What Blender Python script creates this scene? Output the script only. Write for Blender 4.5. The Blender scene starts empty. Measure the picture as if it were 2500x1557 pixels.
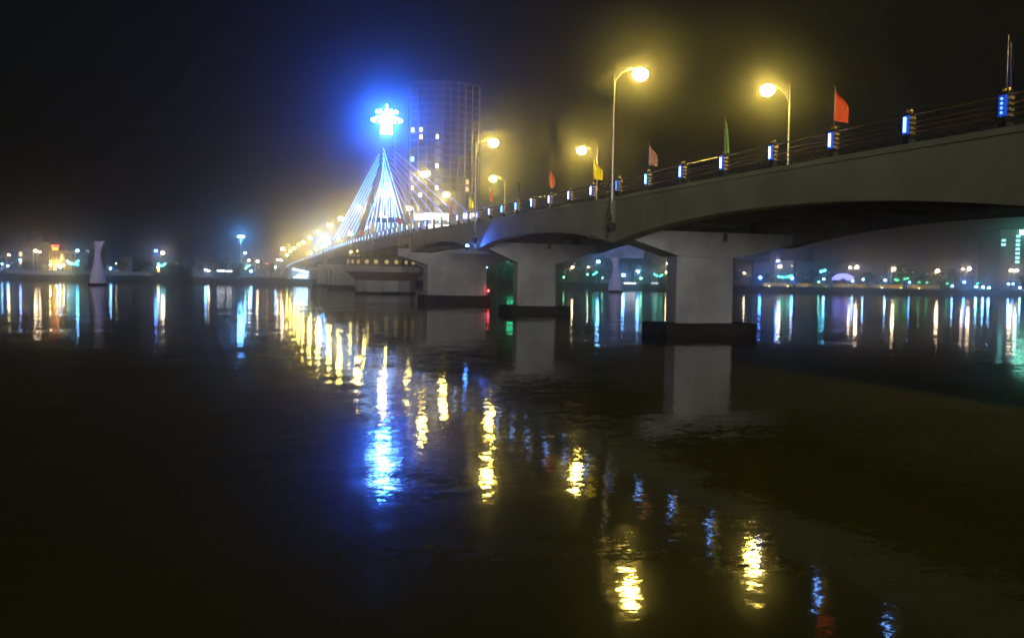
import bpy, math, random
from mathutils import Vector, Matrix
R = math.radians
random.seed(7)
scene = bpy.context.scene
COL = scene.collection

# ------------------------------------------------------------------ camera, sky, moon-weak sun, exposure
CAM_H = 3.25
F_PX = 2180.31                       # focal length in photograph pixels (2500 wide)
PITCH, ROLL, YAW = R(-2.536), R(0.938), R(17.179)
fw = Vector((math.sin(YAW)*math.cos(PITCH), math.cos(YAW)*math.cos(PITCH), math.sin(PITCH)))
rt = Vector((math.cos(YAW), -math.sin(YAW), 0)); up = rt.cross(fw)
r2 = rt*math.cos(ROLL) + up*math.sin(ROLL); u2 = up*math.cos(ROLL) - rt*math.sin(ROLL)
cam_d = bpy.data.cameras.new('camera'); cam = bpy.data.objects.new('camera', cam_d); COL.objects.link(cam)
cam_d.sensor_width = 36; cam_d.lens = F_PX/2500*36; cam_d.clip_end = 3000; cam_d.clip_start = 0.1
m3 = Matrix((r2, u2, -fw)).transposed()
cam.matrix_world = Matrix.Translation((0, 0, CAM_H)) @ m3.to_4x4()
scene.camera = cam

world = bpy.data.worlds.new('World'); scene.world = world; world.use_nodes = True
wn = world.node_tree.nodes; wl = world.node_tree.links
bg = wn['Background']; sky = wn.new('ShaderNodeTexSky'); sky.sky_type = 'NISHITA'; sky.sun_disc = False
SUN_DIR = Vector((0.30, 0.95, -0.014)).normalized()        # the way the light travels: from the city behind the camera
sky.sun_elevation = math.asin(-SUN_DIR.z); sky.sun_rotation = math.atan2(-SUN_DIR.x, -SUN_DIR.y)
wl.new(sky.outputs[0], bg.inputs[0]); bg.inputs[1].default_value = 0.004
sun_d = bpy.data.lights.new('sun', 'SUN'); sun = bpy.data.objects.new('sun', sun_d); COL.objects.link(sun)
sun_d.energy = 1.45; sun_d.angle = R(14); sun_d.color = (1.0, 0.97, 0.90)
sun.rotation_euler = SUN_DIR.to_track_quat('-Z', 'Y').to_euler()
vs = scene.view_settings; vs.view_transform = 'Standard'; vs.look = 'None'; vs.exposure = 0; vs.gamma = 1; vs.use_curve_mapping = False
cy = scene.cycles
cy.use_light_tree = True; cy.max_bounces = 5; cy.diffuse_bounces = 2; cy.glossy_bounces = 3; cy.transmission_bounces = 2
cy.volume_bounces = 0; cy.transparent_max_bounces = 6; cy.caustics_reflective = False; cy.caustics_refractive = False
cy.sample_clamp_direct = 0; cy.sample_clamp_indirect = 120; cy.use_denoising = True; cy.blur_glossy = 0.0
cy.use_adaptive_sampling = False

HAZE_DENSITY, HAZE_G = 0.0014, 0.967

# ------------------------------------------------------------------ helpers
def at(px, py, depth):
    """photograph pixel + distance along the optical axis -> world point"""
    d = fw + r2*((px-1250)/F_PX) - u2*((py-778.5)/F_PX)
    return Vector((0, 0, CAM_H)) + d*depth
def new_obj(name, data, parent=None):
    o = bpy.data.objects.new(name, data); COL.objects.link(o)
    if parent is not None: o.parent = parent
    return o
def thing(name, label, cat, loc=(0, 0, 0), rz=0, group=None):
    o = new_obj(name, None); o.location = loc; o.rotation_euler = (0, 0, rz); o.empty_display_size = 0.3
    return tag(o, label, cat, group)
def tag(o, label, cat, group=None):
    o['label'] = label; o['category'] = cat
    if group: o['group'] = group
    return o
def kind(o, k): o['kind'] = k; return o
def copy_tree(o, parent=None):
    c = o.copy(); COL.objects.link(c); c.parent = parent
    for ch in list(o.children): copy_tree(ch, c)
    return c

class MB:
    def __init__(s): s.v = []; s.f = []; s.smooth = set()
    def box(s, x0, x1, y0, y1, z0, z1):
        n = len(s.v)
        s.v += [(x, y, z) for z in (z0, z1) for y in (y0, y1) for x in (x0, x1)]
        s.f += [tuple(n+i for i in q) for q in ((0,2,3,1),(4,5,7,6),(0,1,5,4),(2,6,7,3),(0,4,6,2),(1,3,7,5))]
        return s
    def hexa(s, pts):                      # eight points, bottom loop then top loop
        n = len(s.v); s.v += [tuple(p) for p in pts]
        s.f += [tuple(n+i for i in q) for q in ((3,2,1,0),(4,5,6,7),(0,1,5,4),(1,2,6,5),(2,3,7,6),(3,0,4,7))]
        return s
    def loft(s, loops, caps=True, closed=True, smooth=False):
        n = len(s.v); k = len(loops[0])
        for l in loops: s.v += [tuple(p) for p in l]
        for i in range(len(loops)-1):
            for j in range(k if closed else k-1):
                a = n+i*k+j; b = n+i*k+(j+1) % k
                if smooth: s.smooth.add(len(s.f))
                s.f.append((a, b, b+k, a+k))
        if caps and closed:
            s.f.append(tuple(n+j for j in range(k))[::-1]); s.f.append(tuple(n+(len(loops)-1)*k+j for j in range(k)))
        return s
    def tube(s, pts, rad, n=8, smooth=True):
        pts = [Vector(p) for p in pts]
        if not hasattr(rad, '__len__'): rad = [rad]*len(pts)
        loops = []; ref = None
        for i, p in enumerate(pts):
            t = (pts[min(i+1, len(pts)-1)] - pts[max(i-1, 0)]).normalized()
            if ref is None: ref = Vector((0, 0, 1)) if abs(t.z) < .9 else Vector((0, 1, 0))
            a = t.cross(ref).normalized(); b = a.cross(t).normalized(); ref = b
            loops.append([p + (a*math.cos(q) + b*math.sin(q))*rad[i] for q in (2*math.pi*j/n for j in range(n))])
        return s.loft(loops, smooth=smooth)
    def lathe(s, prof, n=12, c=(0, 0, 0), rot=0, smooth=True):   # prof = (r, z)
        loops = [[(c[0]+max(r, 1e-4)*math.cos(rot+2*math.pi*j/n), c[1]+max(r, 1e-4)*math.sin(rot+2*math.pi*j/n), c[2]+z) for j in range(n)] for r, z in prof]
        return s.loft(loops, smooth=smooth)
    def ball(s, c, r, n=10, m=6, sz=1.0):
        return s.lathe([(r*math.sin(math.pi*i/m), -r*sz*math.cos(math.pi*i/m)) for i in range(m+1)], n, c)
    def mesh(s, name, mat):
        me = bpy.data.meshes.new(name); me.from_pydata(s.v, [], s.f); me.materials.append(mat)
        if s.smooth:
            for i in s.smooth: me.polygons[i].use_smooth = True
        me.update(); return me
    def build(s, name, mat, parent=None): return new_obj(name, s.mesh(name, mat), parent)

# ------------------------------------------------------------------ materials
def mat_base(name):
    m = bpy.data.materials.new(name); m.use_nodes = True
    return m, m.node_tree.nodes, m.node_tree.links, m.node_tree.nodes['Principled BSDF']
def mat_rough(name, c1, c2, scale=2.0, rough=0.8, metal=0.0, streak=False, bump=0.0, detail=6.0, spec=0.3):
    m, n, l, b = mat_base(name)
    tc = n.new('ShaderNodeTexCoord'); mp = n.new('ShaderNodeMapping'); l.new(tc.outputs['Object'], mp.inputs[0])
    nz = n.new('ShaderNodeTexNoise'); nz.inputs['Scale'].default_value = scale; nz.inputs['Detail'].default_value = detail
    nz.inputs['Roughness'].default_value = 0.62
    l.new(mp.outputs[0], nz.inputs['Vector'])
    fac = nz.outputs['Fac']
    if streak:
        mp2 = n.new('ShaderNodeMapping'); mp2.inputs['Scale'].default_value = (2.2, 2.2, 0.12); l.new(tc.outputs['Object'], mp2.inputs[0])
        n2 = n.new('ShaderNodeTexNoise'); n2.inputs['Scale'].default_value = 1.6; n2.inputs['Detail'].default_value = 4; l.new(mp2.outputs[0], n2.inputs['Vector'])
        mx = n.new('ShaderNodeMath'); mx.operation = 'ADD'; l.new(fac, mx.inputs[0]); l.new(n2.outputs['Fac'], mx.inputs[1])
        md = n.new('ShaderNodeMath'); md.operation = 'MULTIPLY'; md.inputs[1].default_value = 0.5; l.new(mx.outputs[0], md.inputs[0]); fac = md.outputs[0]
    cr = n.new('ShaderNodeValToRGB'); cr.color_ramp.elements[0].position = 0.34; cr.color_ramp.elements[1].position = 0.66
    cr.color_ramp.elements[0].color = (*c1, 1); cr.color_ramp.elements[1].color = (*c2, 1)
    l.new(fac, cr.inputs[0]); l.new(cr.outputs[0], b.inputs['Base Color'])
    b.inputs['Roughness'].default_value = rough; b.inputs['Metallic'].default_value = metal
    b.inputs['Specular IOR Level'].default_value = spec
    if bump:
        bp = n.new('ShaderNodeBump'); bp.inputs['Strength'].default_value = 0.6; bp.inputs['Distance'].default_value = bump
        l.new(nz.outputs['Fac'], bp.inputs['Height']); l.new(bp.outputs[0], b.inputs['Normal'])
    return m
def mat_emit(name, col, strength, base=(0.3, 0.3, 0.3)):
    m, n, l, b = mat_base(name)
    b.inputs['Base Color'].default_value = (*base, 1); b.inputs['Roughness'].default_value = 0.4
    b.inputs['Emission Color'].default_value = (*col, 1); b.inputs['Emission Strength'].default_value = strength
    return m
M = {}
M['fascia'] = mat_rough('weathered_olive_concrete', (0.175, 0.18, 0.122), (0.265, 0.27, 0.19), 0.35, 0.85, bump=0.012, detail=8)
M['pier'] = mat_rough('pale_concrete', (0.235, 0.24, 0.245), (0.385, 0.385, 0.375), 0.42, 0.85, bump=0.015, detail=8)
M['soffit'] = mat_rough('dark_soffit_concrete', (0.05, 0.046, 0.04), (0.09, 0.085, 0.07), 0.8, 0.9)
M['slab'] = mat_rough('tarred_tide_slab', (0.012, 0.011, 0.009), (0.03, 0.028, 0.022), 1.5, 0.8, bump=0.03)
M['steel'] = mat_rough('brown_painted_steel', (0.10, 0.075, 0.06), (0.17, 0.13, 0.105), 1.2, 0.6, streak=True)
M['darkmetal'] = mat_rough('dark_painted_metal', (0.010, 0.010, 0.012), (0.022, 0.022, 0.025), 6, 0.5, spec=0.3)
M['pole'] = mat_rough('galvanised_pole', (0.34, 0.33, 0.30), (0.46, 0.45, 0.41), 9, 0.42, metal=0.6)
M['rail'] = mat_rough('dark_red_rail_paint', (0.16, 0.075, 0.045), (0.24, 0.12, 0.07), 7, 0.35, metal=0.3)
M['handrail'] = mat_rough('worn_brass_handrail', (0.42, 0.30, 0.12), (0.58, 0.43, 0.2), 8, 0.26, metal=0.9)
M['gold'] = mat_rough('gilded_metal', (0.62, 0.46, 0.12), (0.78, 0.60, 0.2), 12, 0.3, metal=0.8)
M['bluebox'] = mat_emit('blue_led_housing', (0.015, 0.10, 1.0), 0.45, (0.01, 0.03, 0.15))
M['tube'] = mat_emit('led_tube', (0.17, 0.42, 1.0), 12)
M['tubedim'] = mat_emit('flickering_led_tube', (0.10, 0.35, 1.0), 2.2)
M['asphalt'] = mat_rough('asphalt', (0.04, 0.04, 0.04), (0.06, 0.06, 0.058), 20, 0.9)
M['paint'] = mat_rough('road_paint', (0.6, 0.6, 0.57), (0.75, 0.75, 0.7), 10, 0.7)
M['pavers'] = mat_rough('walkway_pavers', (0.2, 0.17, 0.15), (0.3, 0.26, 0.22), 12, 0.85)
M['pylon'] = mat_rough('navy_pylon_paint', (0.05, 0.055, 0.10), (0.08, 0.09, 0.15), 1.0, 0.55)
M['crown'] = mat_emit('crown_floodlit_glass', (0.02, 0.13, 1.0), 480)
M['petal'] = mat_emit('crown_led_petal', (0.12, 0.32, 1.0), 14)
M['bulb'] = mat_emit('crown_bulb', (0.2, 0.45, 1.0), 40)
M['lamp'] = mat_emit('sodium_lamp_glass', (1.0, 0.72, 0.12), 250)
M['white_lamp'] = mat_emit('cool_white_lamp_glass', (0.42, 0.66, 1.0), 170)
M['warm_lamp'] = mat_emit('warm_white_lamp_glass', (1.0, 0.78, 0.48), 190)
M['mast_lamp'] = mat_emit('mast_floodlight_glass', (0.10, 0.40, 1.0), 230)
M['leaf'] = mat_rough('foliage_leaves', (0.03, 0.05, 0.018), (0.075, 0.105, 0.035), 0.8, 0.7)
M['leaf2'] = mat_rough('foliage_yellow_green', (0.05, 0.06, 0.015), (0.12, 0.12, 0.03), 0.8, 0.7)
M['bark'] = mat_rough('bark', (0.05, 0.04, 0.03), (0.11, 0.085, 0.06), 3, 0.9)
M['bank'] = mat_rough('dark_riverbank_stone', (0.035, 0.028, 0.022), (0.08, 0.066, 0.05), 0.6, 0.95, bump=0.08)
M['land'] = mat_rough('bank_ground', (0.05, 0.048, 0.04), (0.10, 0.095, 0.08), 0.3, 0.95)
M['white_wall'] = mat_rough('white_painted_wall', (0.27, 0.30, 0.36), (0.42, 0.45, 0.52), 0.6, 0.8, streak=True)
M['lilac'] = mat_rough('white_dolphin_violet_light_tint', (0.50, 0.43, 0.68), (0.66, 0.58, 0.84), 0.7, 0.6, streak=True)  # violet light falling on the white columns is put into this lilac base colour
def cloth(name, c): return mat_rough(name, tuple(x*0.75 for x in c), c, 3, 0.85)

# ------------------------------------------------------------------ bridge geometry in numbers
D, W = 22.145, 12.9                 # near edge of the deck, width
XF = D + W; XC = D + W/2
KEYS = [(-60, 6.6), (0, 7.6), (21, 8.0), (30.4, 8.17), (40.6, 8.27), (50.84, 8.33), (83.75, 8.74), (117.2, 9.31), (150.4, 9.55), (183.1, 9.57), (216.4, 9.42),
        (242, 9.16), (275.8, 8.74), (307.8, 8.39), (341.9, 8.1), (367.3, 7.85), (394.5, 7.45), (430, 6.6), (470, 5.0), (520, 3.0), (600, 2.2)]
def deck(y):
    for (a, za), (b, zb) in zip(KEYS, KEYS[1:]):
        if y <= b: break
    t = (y-a)/(b-a); return za + (zb-za)*t
_deck_raw = deck
def deck(y): return sum(_deck_raw(y+o)*w for o, w in ((-9, .15), (-4.5, .2), (0, .3), (4.5, .2), (9, .15)))
PIERS = [-48.5, -15.4, 17.75, 50.84, 83.75, 117.2, 242.0, 275.8, 308.6, 341.9]
SPANS = list(zip(PIERS[:5], PIERS[1:6])) + list(zip(PIERS[6:9], PIERS[7:10]))
def soffit(y, a, b):
    s = (2*y - a - b)/(b - a); return deck(y) - (1.62 + 1.15*abs(s)**2.2)

bridge = thing('road_bridge', 'long concrete and steel road bridge crossing the dark river', 'bridge', (0, 0, 0))
def sweep(mb, ys, prof):            # prof(y) -> list of (x, z)
    mb.loft([[(x, y, z) for x, z in prof(y)] for y in ys])
def lin(a, b, n): return [a + (b-a)*i/n for i in range(n+1)]
for a, b in SPANS:
    nseg = 4
    for k in range(nseg):
        y0 = a + (b-a)*k/nseg + 0.008; y1 = a + (b-a)*(k+1)/nseg - 0.008
        ys = lin(y0, y1, 6)
        for x0, x1, sgn in ((D, D+0.85, -1), (XF-0.85, XF, 1)):
            mb = MB(); sweep(mb, ys, lambda y: [(x0, soffit(y, a, b)), (x1, soffit(y, a, b)), (x1, deck(y)-0.16), (x0, deck(y)-0.16)])
            mb.build('girder_segment', M['fascia'], bridge)
    ys = lin(a, b, 24)
    for x0, x1 in ((D-0.05, D-0.002), (XF+0.002, XF+0.05)):
        mb = MB(); sweep(mb, ys, lambda y: [(x0, soffit(y, a, b)+0.012), (x1, soffit(y, a, b)+0.012), (x1, soffit(y, a, b)+0.50), (x0, soffit(y, a, b)+0.50)])
        mb.build('arch_band', M['fascia'], bridge)
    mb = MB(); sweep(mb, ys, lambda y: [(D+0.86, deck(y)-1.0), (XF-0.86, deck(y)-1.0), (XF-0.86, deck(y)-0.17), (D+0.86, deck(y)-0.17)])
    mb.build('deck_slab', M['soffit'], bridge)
    for k in range(1, 8):                     # cross beams under the slab
        y = a + (b-a)*k/8
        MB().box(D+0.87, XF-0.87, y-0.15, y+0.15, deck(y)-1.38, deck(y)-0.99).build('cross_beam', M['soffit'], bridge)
# swing span, steel box girders
for a, b in ((117.2, 179.3), (179.3, 242.0)):
    for k in range(8):
        y0 = a+(b-a)*k/8+0.01; y1 = a+(b-a)*(k+1)/8-0.01
        dz = lambda y: 1.45 + 0.55*max(0, 1-abs(y-179.3)/26)
        for x0, x1 in ((D, D+1.3), (XF-1.3, XF)):
            mb = MB(); sweep(mb, lin(y0, y1, 3), lambda y: [(x0+0.35, deck(y)-dz(y)), (x1-0.1, deck(y)-dz(y)), (x1, deck(y)-0.16), (x0, deck(y)-0.16), (x0, deck(y)-0.55)])
            mb.build('steel_girder_segment', M['steel'], bridge)
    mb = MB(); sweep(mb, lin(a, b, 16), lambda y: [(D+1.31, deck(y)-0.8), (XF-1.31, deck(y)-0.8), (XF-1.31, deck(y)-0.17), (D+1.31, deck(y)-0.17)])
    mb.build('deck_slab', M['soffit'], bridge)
# approach ramp on land behind the far bank
mb = MB(); sweep(mb, lin(341.9, 560, 30), lambda y: [(D, min(2.0, deck(y)-1)), (XF, min(2.0, deck(y)-1)), (XF, deck(y)-0.17), (D, deck(y)-0.17)])
mb.build('approach_wall', M['pier'], bridge)
YS = lin(-48, 560, 150)
for x0, x1 in ((D-0.12, D+0.5), (XF-0.5, XF+0.12)):
    mb = MB(); sweep(mb, YS, lambda y: [(x0, deck(y)-0.157), (x1, deck(y)-0.157), (x1, deck(y)+0.05), (x0, deck(y)+0.05)]); mb.build('edge_coping', M['fascia'], bridge)
for x0, x1 in ((D+0.503, D+1.9), (XF-1.9, XF-0.503)):
    mb = MB(); sweep(mb, YS, lambda y: [(x0, deck(y)-0.156), (x1, deck(y)-0.156), (x1, deck(y)+0.04), (x0, deck(y)+0.04)]); mb.build('walkway', M['pavers'], bridge)
mb = MB(); sweep(mb, YS, lambda y: [(D+1.903, deck(y)-0.155), (XF-1.903, deck(y)-0.155), (XF-1.903, deck(y)-0.09), (D+1.903, deck(y)-0.09)]); mb.build('roadway', M['asphalt'], bridge)
y = -40
mb = MB()
while y < 540:
    mb.hexa([(XC-.07, y, deck(y)-.086), (XC+.07, y, deck(y)-.086), (XC+.07, y+3, deck(y+3)-.086), (XC-.07, y+3, deck(y+3)-.086),
             (XC-.07, y, deck(y)-.082), (XC+.07, y, deck(y)-.082), (XC+.07, y+3, deck(y+3)-.082), (XC-.07, y+3, deck(y+3)-.082)]); y += 9
kind(mb.build('lane_marking', M['paint'], bridge), 'stuff')
# pilasters on the fascia at the piers, with conduits
for i, yp in enumerate(PIERS):
    tall = yp in (117.2, 242.0)
    w = 0.9 if tall else 0.28
    MB().box(D-(0.32 if tall else 0.1), D-0.052, yp-w, yp+w, (deck(yp)-2.9) if tall else deck(yp)-2.4, deck(yp)-0.16).build('pilaster', M['steel'] if tall else M['fascia'], bridge)

# ------------------------------------------------------------------ piers
ORD = ['first', 'second', 'third', 'fourth', 'fifth', 'sixth', 'seventh', 'eighth', 'ninth', 'tenth', 'eleventh', 'twelfth', 'thirteenth', 'fourteenth', 'fifteenth', 'sixteenth']
def std_pier(y, label):
    p = thing('bridge_pier', label, 'pier', (28.2, y, 0), 0, 'concrete piers of the bridge')
    top = deck(y) - 1.97
    # hammerhead cap between the girders
    prof = [(-5.15, top-0.62), (-2.1, 4.85), (2.1, 4.85), (5.95, top-0.66), (5.95, top), (-5.15, top)]
    mb = MB(); mb.loft([[(x, yy, z) for x, z in prof] for yy in (-1.15, 1.15)]); mb.build('pier_cap', M['pier'], p)
    mb = MB()
    c = 0.28
    foot = [(-2.02+c, -0.95), (2.02-c, -0.95), (2.02, -0.95+c), (2.02, 0.95-c), (2.02-c, 0.95), (-2.02+c, 0.95), (-2.02, 0.95-c), (-2.02, -0.95+c)]
    mb.loft([[(x, yy, z) for x, yy in foot] for z in (0.5, 4.848)]); mb.build('column', M['pier'], p)
    mb = MB(); q = [(-3.15, -1.7), (3.15, -1.7), (3.15, 1.7), (-3.15, 1.7)]
    rng = random.Random(int(y)); loops = []
    ring = []
    for (xa, ya), (xb, yb) in zip(q, q[1:]+q[:1]):
        for t in range(8): ring.append((xa+(xb-xa)*t/8, ya+(yb-ya)*t/8))
    for z in (-1.5, 0.3, 0.66, 0.70): loops.append([(x+rng.uniform(-.03, .03), yy+rng.uniform(-.03, .03), z+rng.uniform(-.02, .02)) for x, yy in ring])
    mb.loft(loops); mb.build('pile_cap', M['slab'], p)
    for sx in (-1, 1):
        MB().box(sx*4.0-0.28, sx*4.0+0.28+0.3*(sx > 0), -0.4, 0.4, top+0.001, deck(y)-1.0).build('bearing', M['slab'], p)
    MB().box(0.9, 1.2, -1.17, -1.148, top-0.55, top-0.02).build('drain_stain_plate', M['soffit'], p)
    return p
std_pier(17.75, 'hammerhead pier nearest the viewer, beyond the right edge of the view')
std_pier(50.84, 'largest pale hammerhead pier under the near arches, standing on a black slab')
std_pier(83.75, 'second pale hammerhead pier, behind the largest one, with square column')
def big_pier(y, label):
    p = thing('bridge_pier', label, 'pier', (28.1, y, 0), 0, 'concrete piers of the bridge')
    top = deck(y)-2.72
    prof = [(-7.7, top-0.5), (-7.7, top), (7.7, top), (7.7, top-0.5), (4.05, 4.95), (-4.05, 4.95)][::-1]
    MB().loft([[(x, yy, z) for x, z in prof] for yy in (-1.6, 1.6)]).build('pier_cap', M['pier'], p)
    MB().box(-4.02, 4.02, -1.4, 1.4, 0.6, 4.948).build('column', M['pier'], p)
    MB().box(-4.6, 4.5, -2.3, 2.3, -1.5, 1.0).build('pile_cap', M['slab'], p)
    return p
big_pier(117.2, 'broad pale transition pier where the arches meet the steel swing span')
big_pier(242.0, 'broad grey pier beyond the pylon at the far end of the swing span')
for i, y in enumerate(PIERS[7:]): std_pier(y, ['grey pier just past the swing span, seen left of the drum', 'distant grey pier midway along the far approach', 'farthest grey pier beside the far bank'][i])

# stepped access wall and small railing at the left end of the transition pier
st = thing('service_stair', 'gold lit service landing with railing on the transition pier', 'stair', (D-1.0, 116.6, 6.1), 0)
MB().box(-1.0, 0.7, -0.5, 0.5, 0.15, 1.0).build('landing', M['pier'], st)
for k in range(4): MB().tube([(-0.95, -0.45, 1.25+k*0.3), (0.6, -0.45, 1.25+k*0.3)], 0.035, 6).build('bar', M['gold'], st)
for x in (-0.95, 0.6): MB().tube([(x, -0.45, 1.0), (x, -0.45, 2.3)], 0.04, 6).build('post', M['gold'], st)

# ------------------------------------------------------------------ swing drum under the pylon
drum = thing('swing_pier_drum', 'wide flared drum pier with round golden portholes under the pylon', 'pier', (28.5, 178.6, 0))
N8 = 12
rot = math.pi/12
def ngon(r, z): return [(r*math.cos(rot+2*math.pi*j/N8), r*math.sin(rot+2*math.pi*j/N8), z) for j in range(N8)]
MB().loft([ngon(6.1, -1.5), ngon(6.1, 0.42)]).build('tide_band', M['slab'], drum)
MB().loft([ngon(5.98, 0.421), ngon(5.98, 2.6)]).build('base_ring', M['pier'], drum)
MB().loft([ngon(5.98, 2.601), ngon(7.9, 4.25)]).build('flare', M['steel'], drum)
MB().loft([ngon(8.15, 4.251), ngon(8.25, 5.35)]).build('rim_band', M['pier'], drum)
MB().loft([[(x*1.0, y*1.0, z) for x, y, z in ngon(7.7, 5.351)], [(min(x, 3.6), y, z) for x, y, z in ngon(7.55, 7.0)]]).build('machine_house', M['steel'], drum)
MB().loft([[(min(x, 3.75), y, z) for x, y, z in ngon(7.75, 7.001)], [(min(x, 3.75), y, z) for x, y, z in ngon(7.75, 7.12)]]).build('coping', M['darkmetal'], drum)
M['porthole'] = mat_emit('porthole_gold_light', (1.0, 0.72, 0.22), 0.55, (0.5, 0.4, 0.15))
for j in range(N8):
    a = rot + 2*math.pi*(j+0.5)/N8
    if math.cos(a) > 0.72: continue
    for s in (-0.24, 0.24) if True else (0,):
        aa = a + s*0.52
        r = 7.62*math.cos(math.pi/N8)/math.cos(aa-a) + 0.02
        c = Vector((r*math.cos(aa), r*math.sin(aa), 6.2)); nrm = Vector((math.cos(a), math.sin(a), 0)); tg = Vector((-nrm.y, nrm.x, 0))
        disc = lambda rr, off: [c + nrm*off + tg*rr*math.cos(q) + Vector((0, 0, 1))*rr*math.sin(q) for q in (2*math.pi*k/14 for k in range(14))]
        fr = MB().loft([disc(0.45, -0.05), disc(0.45, 0.06)]).build('porthole', M['gold'], drum)
        MB().loft([disc(0.36, 0.0), disc(0.36, 0.075)]).build('pane', M['porthole'], fr)
for j in range(30):
    a = 2*math.pi*j/30
    x, y2 = min(7.2*math.cos(a), 3.3), 7.2*math.sin(a)
    MB().box(x-.05, x+.05, y2-.05, y2+.05, 7.12, 8.0).build('baluster', M['gold'], drum)
for za in (7.55, 8.0):
    MB().tube([(min(7.2*math.cos(2*math.pi*j/30), 3.3), 7.2*math.sin(2*math.pi*j/30), za) for j in range(31)], 0.04, 6).build('rail', M['gold'], drum)
M['gold_light'] = mat_emit('small_gold_lamp', (1.0, 0.75, 0.22), 45)
for i, (px, py) in enumerate(((857, 615), (874, 612.5), (899, 612))):
    q = at(px, py, 172.5)
    MB().ball(q-drum.location, 0.16, 8, 5).build('service_light', M['gold_light'], drum)

# ------------------------------------------------------------------ pylon with its crown and stay cables
YP = 179.3
pyl = thing('bridge_pylon', 'tall A-shaped pylon with glowing blue white crown and lit stay cables', 'pylon', (XC, YP, 0))
zd = deck(YP)
for s in (-1, 1):
    MB().loft([[(s*6.15+dx, dy, zd-1.2) for dx, dy in ((-.75, -1.0), (.75, -1.0), (.75, 1.0), (-.75, 1.0))],
               [(s*0.62+dx, dy, 25.8) for dx, dy in ((-.6, -.9), (.6, -.9), (.6, .9), (-.6, .9))]]).build('leg', M['pylon'], pyl)
MB().box(-1.25, 1.25, -1.0, 1.0, 25.6, 31.6).build('shaft', M['pylon'], pyl)
MB().box(-4.2, 4.2, -.6, .6, 14.2, 15.2).build('cross_beam', M['pylon'], pyl)
MB().lathe([(1.2, 31.6), (1.2, 32.0), (1.14, 32.05), (1.14, 35.3), (0.9, 35.5), (0.75, 35.9)], 16).build('crown_drum', M['crown'], pyl)
MB().lathe([(0.5, 35.9), (0.46, 36.4), (0.26, 36.9), (0.24, 37.2), (0.05, 37.7)], 12).build('spire', M['crown'], pyl)
for j in range(16):
    a = 2*math.pi*j/16; ca, sa = math.cos(a), math.sin(a)
    pt = lambda r, z, w: [(r*ca-w*sa, r*sa+w*ca, z), (r*ca+w*sa, r*sa-w*ca, z)]
    mb = MB(); l1 = []
    for r, z, w in ((1.1, 35.42, .10), (1.8, 35.25, .16), (2.5, 34.92, .20), (2.95, 34.55, .16)):
        (a1, b1) = pt(r, z, w); l1.append([a1, b1, (b1[0], b1[1], z-0.08), (a1[0], a1[1], z-0.08)])
    mb.loft(l1); mb.build('petal', M['petal'], pyl)
    MB().ball((3.0*ca, 3.0*sa, 34.5), 0.2, 8, 5).build('bulb', M['bulb'], pyl)
for j in range(12):
    a = 2*math.pi*(j+.5)/12
    MB().tube([(.7*math.cos(a), .7*math.sin(a), 35.9), (2.0*math.cos(a), 2.0*math.sin(a), 36.15)], 0.05, 5).build('crown_arm', M['petal'], pyl)
    MB().ball((2.1*math.cos(a), 2.1*math.sin(a), 36.18), 0.2, 8, 5).build('bulb', M['bulb'], pyl)
CABLE = {}
def cable_mat(c, s):
    k = (c, s)
    if k not in CABLE: CABLE[k] = mat_emit('led_lit_cable', c, s, (0.4, 0.4, 0.45))
    return CABLE[k]
NC = 7
for side, xa in ((-1, -6.2), (1, 6.2)):
    for dirn in (1, -1):
        for k in range(NC):
            yb = dirn*(9 + k*8.2); yw = YP + yb
            top = Vector((side*0.75, dirn*0.7, 23.4 + k*0.92)); bot = Vector((xa, yb, deck(yw)+0.1))
            if side < 0 and dirn > 0: c, s = (0.03, 0.36, 1.0), 5.0
            elif side < 0: c, s = (0.10, 0.32, 1.0), 6.0 if k < 5 else 2.5
            elif dirn > 0: c, s = (0.14, 0.40, 1.0), 7.0
            else: c, s = (0.06, 0.12, 1.0), 2.2 if k < 5 else 1.4
            rad = 0.068 if not (side > 0 and dirn < 0) else 0.05
            cut = bot + (top-bot)*0.16
            MB().tube([cut, top], rad, 6).build('stay_cable', cable_mat(c, s), pyl)
            MB().tube([bot, cut], 0.07, 6).build('cable_sleeve', M['handrail'], pyl)

# ------------------------------------------------------------------ railing: posts with LED panels
def make_post(glow):
    """post at origin, outward face towards -x"""
    p = new_obj('post', MB().box(-.09, .09, -.09, .09, 0.0, 1.02).mesh('post', M['darkmetal']))
    MB().box(-.14, .14, -.15, .15, 0.0, 0.16).build('base', M['darkmetal'], p)
    hs = MB().box(-.19, -.091, -.12, .12, .36, .98).build('light_panel', M['bluebox'], p)
    if glow == 1:
        MB().tube([(-.205, -.02, .42), (-.205, -.02, .92)], .045, 8).build('led_tube', M['tube'], p)
    else:
        for k in range(4): MB().ball((-.21, -.02, .45+k*.14), .045, 8, 5).build('led_bulb', M['tubedim'], p)
    for k in range(4): MB().box(-.085, .115, -.19, -.091, .34+k*.17, .43+k*.17).build('collar', M['gold'], p)
    MB().box(-.11, .11, -.11, .11, 1.02, 1.07).build('cap', M['darkmetal'], p)
    for s in (-.075, .075): MB().ball((0, s, 1.15), .075, 8, 6).build('finial', M['gold'], p)
    return p
def simple_post():
    p = new_obj('post', MB().box(-.09, .09, -.09, .09, 0.0, 1.1).mesh('post', M['darkmetal']))
    MB().box(-.20, -.091, -.14, .14, .36, .98).build('light_panel', M['tube_far'], p)
    return p
M['tube_far'] = mat_emit('led_panel_far', (0.30, 0.52, 1.0), 2.2)
proto1, proto2, proto3 = make_post(1), make_post(2), simple_post()
used = set()
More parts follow.
